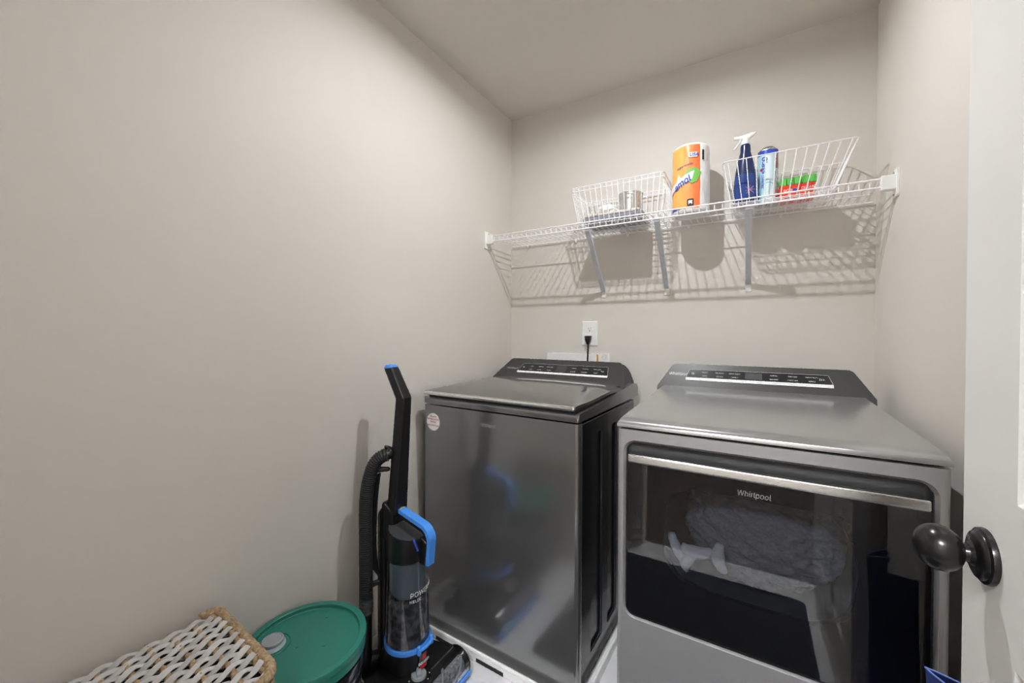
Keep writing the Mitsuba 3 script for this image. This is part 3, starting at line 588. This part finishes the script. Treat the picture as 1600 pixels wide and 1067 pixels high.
# ------------------------------------------------------------------ outlet, plug and hose box on the back wall
ox, oz = -.7145, 1.2135
wo = 'wall_outlet'; tag(wo, 'white double wall outlet above the washing machine', 'outlet')
pl = trimesh.util.concatenate([hull([(ox + sx * .042, YB - .0003, oz + sz * .0635) for sx in (-1, 1) for sz in (-1, 1)] + [(ox + sx * .039, YB - .006, oz + sz * .0605) for sx in (-1, 1) for sz in (-1, 1)])])
add(wo + '__plate', pl, 'm_white_plastic', False)
for dz_ in (.022, -.022):
    rec = sg.Point(0, 0).buffer(.017, quad_segs=10).intersection(sg.box(-.02, -.0145, .02, .0145))
    m = plate(rec, YB - .0078, YB - .0055); m.apply_translation((ox, 0, oz + dz_)); kk = add(wo + '__socket', m, 'm_white_plastic', False)
    add(kk + '__slots', cat(box(ox - .0075, ox - .0055, YB - .0081, YB - .0075, oz + dz_ - .001, oz + dz_ + .008), box(ox + .0055, ox + .0075, YB - .0081, YB - .0075, oz + dz_ - .001, oz + dz_ + .008), box(ox - .0025, ox + .0025, YB - .0081, YB - .0075, oz + dz_ - .010, oz + dz_ - .005)), 'm_ink_black', False)
pc = 'power_cord'; tag(pc, 'black power cord plugged into the lower socket of the white outlet', 'power cord')
px_ = ox - .003
add(pc + '__plug', hull([(px_ + sx * .016, y, oz - .012) for sx in (-1, 1) for y in (YB - .0085, YB - .028)] + [(px_ + sx * .014, y, oz - .030) for sx in (-1, 1) for y in (YB - .0085, YB - .032)] + [(px_ + sx * .006, y, oz - .056) for sx in (-1, 1) for y in (YB - .014, YB - .026)]), 'm_black_plastic', False)
add(pc + '__cable', tube(smooth_path([(px_, YB - .020, oz - .054), (px_ - .001, YB - .020, oz - .085), (px_ - .003, YB - .018, oz - .13), (px_ - .01, YB - .016, oz - .22), (px_ - .02, YB - .016, oz - .4)], 30), .0042, 8), 'm_black_plastic', True)
hb = 'hose_box'; tag(hb, 'white plastic hose box showing above the washing machine console', 'utility box')
bx0, bx1, bz0, bz1 = -.957, -.612, .93, 1.1045
fr = sg.box(bx0, bz0, bx1, bz1).buffer(.002); add(hb + '__flange', plate(fr.difference(sg.box(bx0 + .028, bz0 + .028, bx1 - .028, bz1 - .035)), YB - .005, YB - .0003), 'm_white_plastic', False)
add(hb + '__back', plate(sg.box(bx0 + .02, bz0 + .02, bx1 - .02, bz1 - .02), YB - .0015, YB - .0005), 'm_grey_plastic', False)
lb = box(-.703, -.612, YB - .0062, YB - .0048, 1.072, 1.111); add(hb + '__sticker', lb, 'm_white_plastic', False)
prin('m_ink_orange', srgb(205, 150, 50), .5); add(hb + '__orange_mark', box(-.676, -.667, YB - .0066, YB - .006, 1.07, 1.104), 'm_ink_orange', False)
add(hb + '__sticker_print', cat([front_text('INSTALL', .006, -.652, YB - .0062, z, depth=.0003) for z in (1.098, 1.089, 1.080)]), 'm_ink_grey', False)

# ------------------------------------------------------------------ upright vacuum cleaner, its front towards the middle of the room
VX, VY = -.993, .975
vc = 'upright_vacuum'; tag(vc, 'black upright vacuum cleaner with blue handle and clear dust canister', 'vacuum cleaner')
def V(part, m, bs, s=40):
    m = m.copy(); m.apply_translation((VX, VY, 0)); return add(vc + '__' + part, m, bs, s)
def sweep_rect(path, w, h, up):                      # rectangular section along a path in the x-z plane
    return ribbon(path, up, w, h)
# floor head
V('floor_head', hull_balls([(-.13, .12, .03, .02), (-.13, -.12, .03, .02), (.10, .135, .03, .02), (.10, -.15, .03, .02), (-.06, .10, .075, .015), (-.06, -.10, .075, .015), (.085, .13, .084, .012), (.085, -.145, .084, .012)]), 'm_black_plastic')
def half_tube(x0, z0, r, y0, y1, a0, a1, n=10):
    a = np.linspace(a0, a1, n); v = np.array([(x0 + r * math.cos(t), y, z0 + r * math.sin(t) * .95) for y in (y0, y1) for t in a])
    f = [[i, i + 1, n + i + 1] for i in range(n - 1)] + [[i, n + i + 1, n + i] for i in range(n - 1)]
    return trimesh.Trimesh(v, np.array(f), process=False)
CV = (.105, .042, .052)
V('floor_head__brush_cover', half_tube(*CV, -.155, .142, -.25, 1.75), 'm_clear', True)
V('floor_head__cover_end', cat(*[plate(sg.Point(CV[0], CV[1]).buffer(CV[2] * 1.0).intersection(sg.box(CV[0] - .03, .008, 1, 1)), y, y + .005) for y in (-.160, .141)]), 'm_black_plastic')
V('floor_head__bumper', hull_balls([(CV[0] + .050, .144, .022, .006), (CV[0] + .050, -.158, .022, .006), (CV[0] + .03, .144, .014, .006), (CV[0] + .03, -.158, .014, .006)]), 'm_blue')
br = tube([(CV[0] + .006, -.15, .040), (CV[0] + .006, .138, .040)], .026, 16)
prin('m_brush', cloth_col((.02, .022, .028), (.38, .38, .40)), .8); V('floor_head__brush_roll', br, 'm_brush')
hx = []
for s in (0, math.pi):
    ys = np.linspace(-.148, .136, 60); hx.append(tube([(CV[0] + .006 + .030 * math.cos(s + y * 32), y, .040 + .030 * math.sin(s + y * 32)) for y in ys], .0045, 6))
V('floor_head__bristles', cat(hx), 'm_grey_plastic', True)
V('floor_head__lettering', cat([move(text('BISSELL', .011, .0004, bold=True), np.array([[0, 0, 1., CV[0] + .0515], [1, 0, 0, .075], [0, 1, 0, .036], [0, 0, 0, 1]]))]), 'm_ink_white', False)
for s, y in ((1, .095), (-1, -.11)): V('wheel', lathe([(0, -.011), (.030, -.011), (.032, -.006), (.032, .006), (.030, .011), (0, .011)], 28, (-.115, y + s * .045, .033), 'y'), 'm_dark_grey')
dl = (.076, -.026, .098)
V('dial', lathe([(0, 0), (.0245, 0), (.0245, .007), (.0225, .010), (0, .010)], 32, dl), 'm_grey_plastic')
g = box(-.018, .018, -.0075, .0075, .0, .015, .003, 8); V('dial__grip', move(g, rotz(2.4, dl[0], dl[1], dl[2] + .006)), 'm_grey_plastic')
V('dial__marks', cat([trimesh.creation.cylinder(.0018, .0008, sections=12).apply_translation((dl[0] + .034 * math.cos(t), dl[1] + .034 * math.sin(t), .0985)) for t in (-1.9, -1.2, -.5, .2, .9)]), 'm_ink_white')
V('dial_plate', lathe([(0, .084), (.042, .084), (.040, .0975), (0, .0975)], 28, (dl[0], dl[1], 0)), 'm_black_plastic')
# lower housing, canister and lid
V('lower_housing', tri(m3.Manifold.batch_hull([man(lathe([(0, 0), (.068, 0), (.0765, .07), (0, .07)], 36, (0, 0, .102))), m3.Manifold.sphere(.03, 12).translate((-.075, .03, .08)), m3.Manifold.sphere(.03, 12).translate((-.075, -.03, .08)), m3.Manifold.sphere(.02, 12).translate((.02, .04, .06)), m3.Manifold.sphere(.02, 12).translate((.02, -.04, .06))])), 'm_black_plastic')
V('canister_ring', lathe([(.070, .170), (.0775, .170), (.0785, .175), (.0785, .182), (.077, .186), (.070, .186)], 44), 'm_blue')
def spun(prof, seg=44): return lathe(prof, seg)
V('canister', spun([(.0740, .186), (.0725, .26), (.0695, .37), (.0670, .466)]), 'm_clear', True)
def dust_col(p, n, uv): return mix((.012, .012, .014), (.085, .085, .09), smoothstep(.35, .75, fbm(p.x * 60, p.y * 60, p.z * 45)))
prin('m_dust', proc(dust_col), .9); prin('m_filter', srgb(96, 106, 116), .5)
V('canister__dust', spun([(0, .187), (.0700, .187), (.0685, .310), (.058, .326), (0, .33)]), 'm_dust'); V('canister__filter', spun([(0, .335), (.048, .335), (.058, .352), (.060, .46), (0, .46)]), 'm_filter')
def vtext(s, h, a0, z, r, bs, part, **k):
    m = text(s, h, .0004, **k); v = m.vertices; t = a0 + v[:, 0] / r; rr_ = r + v[:, 2]
    m.vertices = np.stack([rr_ * np.cos(t), rr_ * np.sin(t), z + v[:, 1]], 1); V(part, m, bs, False)
vtext('POWERFORCE', .0155, -.68, .353, .0705, 'm_ink_white', 'canister__lettering'); vtext('HELIX', .0095, -.70, .336, .0710, 'm_ink_white', 'canister__lettering')
lidm = man(lathe([(0, .462), (.0685, .462), (.0715, .467), (.0720, .518), (.069, .563), (0, .58)], 48)) - man(box(-.2, .2, -.2, .2, 0, .1)).rotate((0, 14, 0)).translate((0, 0, .550))
V('canister_lid', tri(lidm), 'm_black_plastic')
V('canister_lid__top', slab(sg.Point(0, 0).buffer(.064), -.001, .0006).apply_transform(trimesh.transformations.rotation_matrix(math.radians(14), (0, 1, 0))).apply_translation((0, 0, .5505)), 'm_dark_grey')
V('canister_lid__latch', hull_balls([(.066, -.035, .536, .004), (.073, -.028, .508, .004), (.060, -.033, .540, .004)]), 'm_ink_blue')
for a_ in (-.34, .38):
    V('canister_clasp', hull_balls([(.084 * math.cos(a_), .084 * math.sin(a_), .173, .0075), (.084 * math.cos(a_), .084 * math.sin(a_), .192, .007)]), 'm_blue')
cl = np.linspace(-.34, .38, 12); V('canister_clasp_bar', tube([(.087 * math.cos(t), .087 * math.sin(t), .184) for t in cl], .0060, 8), 'm_blue', True)
def badge(a0, a1, z0, z1, r, part, bs):
    t = np.linspace(a0, a1, 7); v = np.array([(r * math.cos(x), r * math.sin(x), z) for z in (z0, z1) for x in t] + [((r - .004) * math.cos(x), (r - .004) * math.sin(x), z) for z in (z0, z1) for x in t]); V(part, hull(v), bs, False)
badge(-.30, .10, .112, .162, .0790, 'badge', 'm_black_gloss'); badge(-.28, .06, .114, .127, .0805, 'badge__red_field', 'm_red'); badge(-.16, .04, .142, .158, .0805, 'badge__red_mark', 'm_red')
vtext('BISSELL', .0085, -.36, .130, .0812, 'm_ink_white', 'badge__lettering', bold=True)
# carrying handle, spine, stem
hp = corner_path([(-.055, 0, .575), (-.050, 0, .612), (.088, 0, .577), (.108, 0, .548), (.099, 0, .458)], .022, 6)
hw = np.interp(np.linspace(0, 1, len(hp)), [0, .3, .8, 1], [.020, .030, .032, .028])
tan = np.gradient(hp, axis=0); nn = np.stack([-tan[:, 2], 0 * tan[:, 0], tan[:, 0]], 1)
V('carry_handle', ribbon(hp, nn, hw, .013), 'm_blue', 40)
V('carry_handle__clip', box(-.046, -.022, -.010, .010, .606, .6155, .002, 8), 'm_grey_plastic')
V('carry_handle__inner', cat(ribbon(hp[2:-1] - np.array([.006, 0, .012]), nn[2:-1], hw[2:-1] * .8, .012), hull_balls([(.070, 0, .53, .012), (.088, 0, .52, .010), (.080, 0, .46, .012), (.066, 0, .46, .012)])), 'm_black_plastic', 40)
V('spine', hull_balls([(-.085, s * .028, z, .014) for s in (-1, 1) for z in (.06, .60)] + [(-.105, s * .02, z, .014) for s in (-1, 1) for z in (.06, .58)]), 'm_black_plastic')
V('spine__shoulder', hull_balls([(-.075, s * .030, z, .012) for s in (-1, 1) for z in (.52, .625)] + [(-.052, s * .022, z, .012) for s in (-1, 1) for z in (.50, .60)]), 'm_black_plastic')
V('stem', cat(hull_balls([(-.062, s * .023, .59, .010) for s in (-1, 1)] + [(-.040, s * .021, .60, .010) for s in (-1, 1)] + [(-.028, s * .015, .992, .009) for s in (-1, 1)] + [(-.008, s * .012, .992, .009) for s in (-1, 1)])), 'm_black_plastic', 30)
V('grip', hull_balls([(-.028, s * .015, .992, .009) for s in (-1, 1)] + [(-.008, s * .012, .994, .009) for s in (-1, 1)] + [(-.086, s * .012, 1.088, .009) for s in (-1, 1)] + [(-.066, s * .011, 1.090, .008) for s in (-1, 1)]), 'm_black_plastic', 30)
V('grip__tip', hull_balls([(-.089, s * .012, 1.092, .0085) for s in (-1, 1)] + [(-.068, s * .011, 1.094, .0075) for s in (-1, 1)] + [(-.090, s * .011, 1.098, .006) for s in (-1, 1)] + [(-.070, s * .010, 1.0985, .006) for s in (-1, 1)]), 'm_blue', 40)
# ribbed hose with its cuffs, cord and wand
hpath = smooth_path([(-.060, -.030, .800), (-.082, -.050, .790), (-.106, -.070, .730), (-.116, -.078, .64), (-.117, -.078, .54), (-.117, -.078, .44), (-.116, -.078, .35), (-.116, -.078, .31)], 420)
rr = .0203 + .0021 * np.sign(np.sin(np.arange(420) * math.pi / 3 + .2)); V('hose', tube(hpath, rr, 16), prin('m_hose', rgb(.028, .029, .031), .4), 25)
V('hose__cuff', tube([(-.116, -.078, z) for z in np.linspace(.268, .318, 16)], .0215 + .0016 * (np.arange(16) % 4 < 2), 16), 'm_grey_cuff' if 'm_grey_cuff' in scene else prin('m_grey_cuff', rgb(.06, .062, .065), .5), 30)
V('hose__elbow', cat(hull_balls([(-.058, -.026, .805, .020), (-.070, -.036, .800, .021)]), hull_balls([(-.050, -.02, .815, .008), (-.066, -.036, .827, .006)])), 'm_black_plastic')
V('wand', tube([(-.116, -.078, .06), (-.116, -.078, .28)], .0195, 16), 'm_black_plastic', True)
V('wand__holder', hull_balls([(-.120, -.078, .06, .022), (-.09, -.02, .06, .022), (-.09, -.02, .10, .02), (-.118, -.07, .10, .02)]), 'm_black_plastic')
for k in range(5):
    o = k * .0062; V('cord', tube(smooth_path([(-.088 - o, -.043, .735 - .004 * k), (-.098 - o, -.046 - o * .4, .66), (-.104 - o * .8, -.048 - o * .5, .52), (-.100 - o * .6, -.046 - o * .4, .42), (-.090, -.040, .365 + .004 * k)], 24), .0040, 7), 'm_black_plastic', True)
for hb_ in ([(-.075, -.02, .745, .008), (-.100, -.050, .742, .006), (-.108, -.056, .755, .004)], [(-.085, -.02, .36, .008), (-.108, -.052, .358, .006), (-.112, -.058, .346, .004)]): V('cord_hook', hull_balls(hb_), 'm_black_plastic')

# ------------------------------------------------------------------ bucket with a green lid
BC = (-1.028, .633); LZ = .385
bk = 'bucket'; tag(bk, 'black plastic bucket closed with a green lid beside the vacuum cleaner', 'bucket')
add(bk + '__pail', lathe([(0, .001), (.128, .001), (.131, .006), (.143, .29), (.1475, .291), (.1475, .298), (.1435, .300), (.1440, .325), (.1490, .326), (.1490, .333), (.1445, .335), (.145, .366), (0, .366)], 64, (*BC, 0)), 'm_black_gloss')
def lab(p, n, uv): return mix((.02, .02, .022), (.30, .31, .34), smoothstep(.52, .60, fbm(p.x * 18, p.y * 18, p.z * 26)))
add(bk + '__label', lathe([(.1375, .12), (.1427, .26)], 64, (*BC, 0)), prin('m_bucket_label', proc(lab), .4), True)
add(bk + '__lid', lathe([(.1475, LZ - .040), (.1525, LZ - .040), (.1530, LZ - .036), (.1515, LZ - .020), (.1555, LZ - .015), (.1560, LZ - .006), (.1545, LZ - .001), (.1520, LZ), (.1400, LZ), (.1375, LZ - .0015), (.1365, LZ - .010), (.1345, LZ - .0125), (0, LZ - .0125)], 96, (*BC, 0)), 'm_green', 30)
tag(bk + '__lid', 'green lid with a grey spout cap')
sp = (-1.098, .582)
add(bk + '__lid__spout', lathe([(0, -.001), (.0335, -.001), (.0335, .001), (.027, .006), (0, .006)], 40, (sp[0], sp[1], LZ - .0125)), prin('m_cap_grey', srgb(150, 165, 168), .4), 40)
add(bk + '__lid__spout_cap', lathe([(0, .004), (.0265, .004), (.0275, .007), (.0265, .013), (.0225, .0145), (.0215, .013), (0, .013)], 40, (sp[0] - .002, sp[1] + .003, LZ - .0125)), prin('m_cap', srgb(152, 154, 160), .4), 40)
an = np.linspace(-1.0, 2.2, 16); add(bk + '__lid__spout_ridge', tube([(sp[0] + .044 * math.cos(t), sp[1] + .044 * math.sin(t), LZ - .0120) for t in an], .0022, 7), 'm_green', True)
for x, y in ((-.005, -.02), (.05, .02), (-.04, .09)): add(bk + '__lid__boss', lathe([(.0035, 0), (.003, .002), (0, .0025)], 12, (BC[0] + x, BC[1] + y, LZ - .0125)), 'm_green')
ta = -1.02; add(bk + '__lid__tab_slot', hull([(BC[0] + r * math.cos(t), BC[1] + r * math.sin(t), z) for r in (.150, .1555) for t in (ta - .02, ta + .02) for z in (LZ - .037, LZ - .016)]), 'm_ink_black', False)
ab = np.linspace(-.35, math.pi - .2, 30); add(bk + '__bail', tube([(BC[0] + .150 * math.cos(t), BC[1] + .150 * math.sin(t), .31 - .12 * math.sin((t + .35) / (math.pi + .15) * math.pi)) for t in ab], .0022, 6), 'm_tin', True)

# ------------------------------------------------------------------ wicker hamper
HM = rotz(math.radians(-4.5), -1.154, .474)
HWd, HL, HH = .325, .375, .520                  # x across, towards the camera along -y, height
wk = 'wicker_hamper'; tag(wk, 'wicker hamper woven of pale grey strips and brown seagrass rope by the left wall', 'basket')
def straw(a, b, f=90):
    def c(p, n, uv): return mix(a, b, fbm(p.x * f, p.y * f, p.z * f, octaves=3))
    return proc(c)
prin('m_seagrass', straw((.15, .09, .045), (.58, .43, .26), 170), .8)
for k, (a, b) in enumerate((((.44, .43, .42), (.62, .61, .60)), ((.50, .49, .48), (.67, .66, .65)), ((.40, .39, .375), (.56, .55, .54)))):
    prin('m_strip_%d' % k, straw(a, b, 55), .75)
def H(part, m, bs, s=40): return add(wk + '__' + part, move(m, HM), bs, s)
def dome(x, y): return HH - .030 * np.clip(np.abs(x / HWd - .5) * 2, 0, 1) ** 3 * .35 - .004
NR, PP = 10, .041
pit = HWd / (NR + .2)
for j in range(NR):
    xc = pit * (j + .6)
    for k in (0, 1):
        ss = np.linspace(.004, HL - .004, 110); sg_ = 1 if k == 0 else -1
        ph = math.pi * (ss - PP * .25) / PP + .25 * math.sin(j * 1.7)
        x = xc + sg_ * 0.0080 * np.sin(ph); z = dome(xc, 0) + sg_ * .0058 * np.cos(ph) + .004 * (meshkit.noise(np.stack([ss * 40, 0 * ss + j * 3.1 + k, 0 * ss], 1)) - .5)
        H('strip', ribbon(np.stack([x, -ss, z], 1), (0, 0, 1), (.0142 + .0015 * rng.random()) * (1 + .10 * np.sin(ss * 70 + j)), .0018), 'm_strip_%d' % rng.integers(3), 30)
for i in range(int(HL / PP) + 1):
    for dx_ in (0, .0):
        yy = -(PP * (i + .25)); xx = np.linspace(.003, HWd - .003, 60)
        if -yy > HL - .01: continue
        H('post', tube(np.stack([xx, yy + .0015 * np.sin(xx * 260), dome(xx, 0) - .001 + .0008 * np.cos(xx * 300)], 1), .0060 + .0008 * np.sin(xx * 700), 7), 'm_seagrass', True)
H('lid_board', slab(rrect(.008, HWd - .008, -HL + .008, -.008, .02), HH - .034, HH - .026), 'm_dark_grey', False)
def loop_path(inset, n=160, r=.035):
    c = rrect(inset, HWd - inset, -HL + inset, -inset, r, 8).exterior
    return np.array([c.interpolate(t, normalized=True).coords[0] for t in np.linspace(0, 1, n, endpoint=False)])
def rope(key, inset, z, R_, r, turns, n=420, half=False):
    c = loop_path(inset, n)
    if half: q = corner_path([(.004, -.03), (.004, .003), (HWd + .003, .003), (HWd + .003, -HL)], .05, 8); ll = sg.LineString(q); c = np.array([ll.interpolate(t, normalized=True).coords[0] for t in np.linspace(0, 1, n)])
    t = np.roll(c, -1, 0) - np.roll(c, 1, 0); t /= np.linalg.norm(t, axis=1, keepdims=True); nrm_ = np.stack([t[:, 1], -t[:, 0]], 1)
    for s in range(3):
        ph = np.arange(n) / n * turns * 2 * np.pi + s * 2 * np.pi / 3
        p = np.c_[c + nrm_ * (R_ * np.cos(ph))[:, None], z + R_ * np.sin(ph)]
        H(key, tube(p, r * (1 + .12 * np.sin(np.arange(n) * .9)), 6, closed=not half), 'm_seagrass', True)
rope('rim_rope', -.004, HH - .006, .0062, .0050, 30, half=True)
rope('side_rope', .002, HH - .036, .0055, .0062, 52); rope('side_rope', .003, HH - .062, .0055, .0062, 52)
for i, z in enumerate(np.arange(HH - .086, .012, -.0225)):
    c = loop_path(.004, 120); H('woven_course', tube(np.c_[c, np.full(len(c), z)], .0112 * (1 + .10 * np.sin(np.arange(120) * 1.9 + i)), 8, closed=True), 'm_seagrass' if i % 3 else 'm_strip_0', True)
H('lining', slab(rrect(.012, HWd - .012, -HL + .012, -.012, .03), .002, HH - .036), 'm_dark_grey', False)

# ------------------------------------------------------------------ blue tote bag with papers, between the door edge and the dryer
tb = 'tote_bag'; tag(tb, 'navy blue open tote bag standing behind the edge of the white door', 'bag')
def lens(xa, ya, xb, yb, w1, w2, z, n=14):
    A, B = np.array([xa, ya]), np.array([xb, yb]); t = np.linspace(0, 1, n); d = B - A; nr = np.array([-d[1], d[0]]) / np.linalg.norm(d)
    up = A + t[:, None] * d + (w1 * np.sin(np.pi * t) ** .8)[:, None] * nr; lo = A + t[::-1][:, None] * d - (w2 * np.sin(np.pi * t[::-1]) ** .8)[:, None] * nr
    q = np.vstack([up, lo[1:-1]]); return np.c_[q, np.full(len(q), z)]
rings = [lens(.275, .97, .385, .84, .055, .045, .003), lens(.272, .96, .388, .845, .05, .045, .2), lens(.270, .955, .388, .85, .035, .035, .45), lens(.267, .952, .388, .855, .024, .026, .59), lens(.264, .952, .388, .858, .016, .020, .640)]
rings[-1][:, 2] -= .012 * np.linspace(0, 1, len(rings[-1])) * 0
n = len(rings[0]); vv = np.vstack(rings); ff = []
for k in range(len(rings) - 1):
    for i in range(n): j = (i + 1) % n; ff += [[k * n + i, k * n + j, (k + 1) * n + j], [k * n + i, (k + 1) * n + j, (k + 1) * n + i]]
vv = np.vstack([vv, rings[0].mean(0)[None]]); ff += [[(i + 1) % n, i, len(vv) - 1] for i in range(n)]
prin('m_navy', srgb(30, 44, 100), .75)
add(tb + '__body', trimesh.Trimesh(vv, np.array(ff), process=False), 'm_navy', 60)
add(tb + '__hem', tube(rings[-1], .0016, 6, closed=True), prin('m_hem', srgb(100, 125, 190), .7), True)
pp = 'paper_sheet'
PA, PB, PN = np.array([.312, .917, .690]), np.array([.378, .905, .682]), np.array([.10, .95, .29])
PN /= np.linalg.norm(PN); PX = (PA - PB) / np.linalg.norm(PA - PB); PX -= PN * (PX @ PN); PX /= np.linalg.norm(PX); PU = np.cross(PN, PX)
add(pp + '__sheet', ribbon(np.array([PA, PB]), PN, .18, .0012), 'm_white_plastic', False)
tag(pp, 'white paper printed with red letters standing in the navy tote bag', 'paper')
pm_ = text('BAIR', .026, .0006, bold=True); v = pm_.vertices
pm_.vertices = PB + PX * .004 + PU * .046 + v[:, :1] * .72 * PX + v[:, 1:2] * PU + (v[:, 2:3] + .0008) * PN; add(pp + '__lettering', pm_, 'm_ink_red', False)
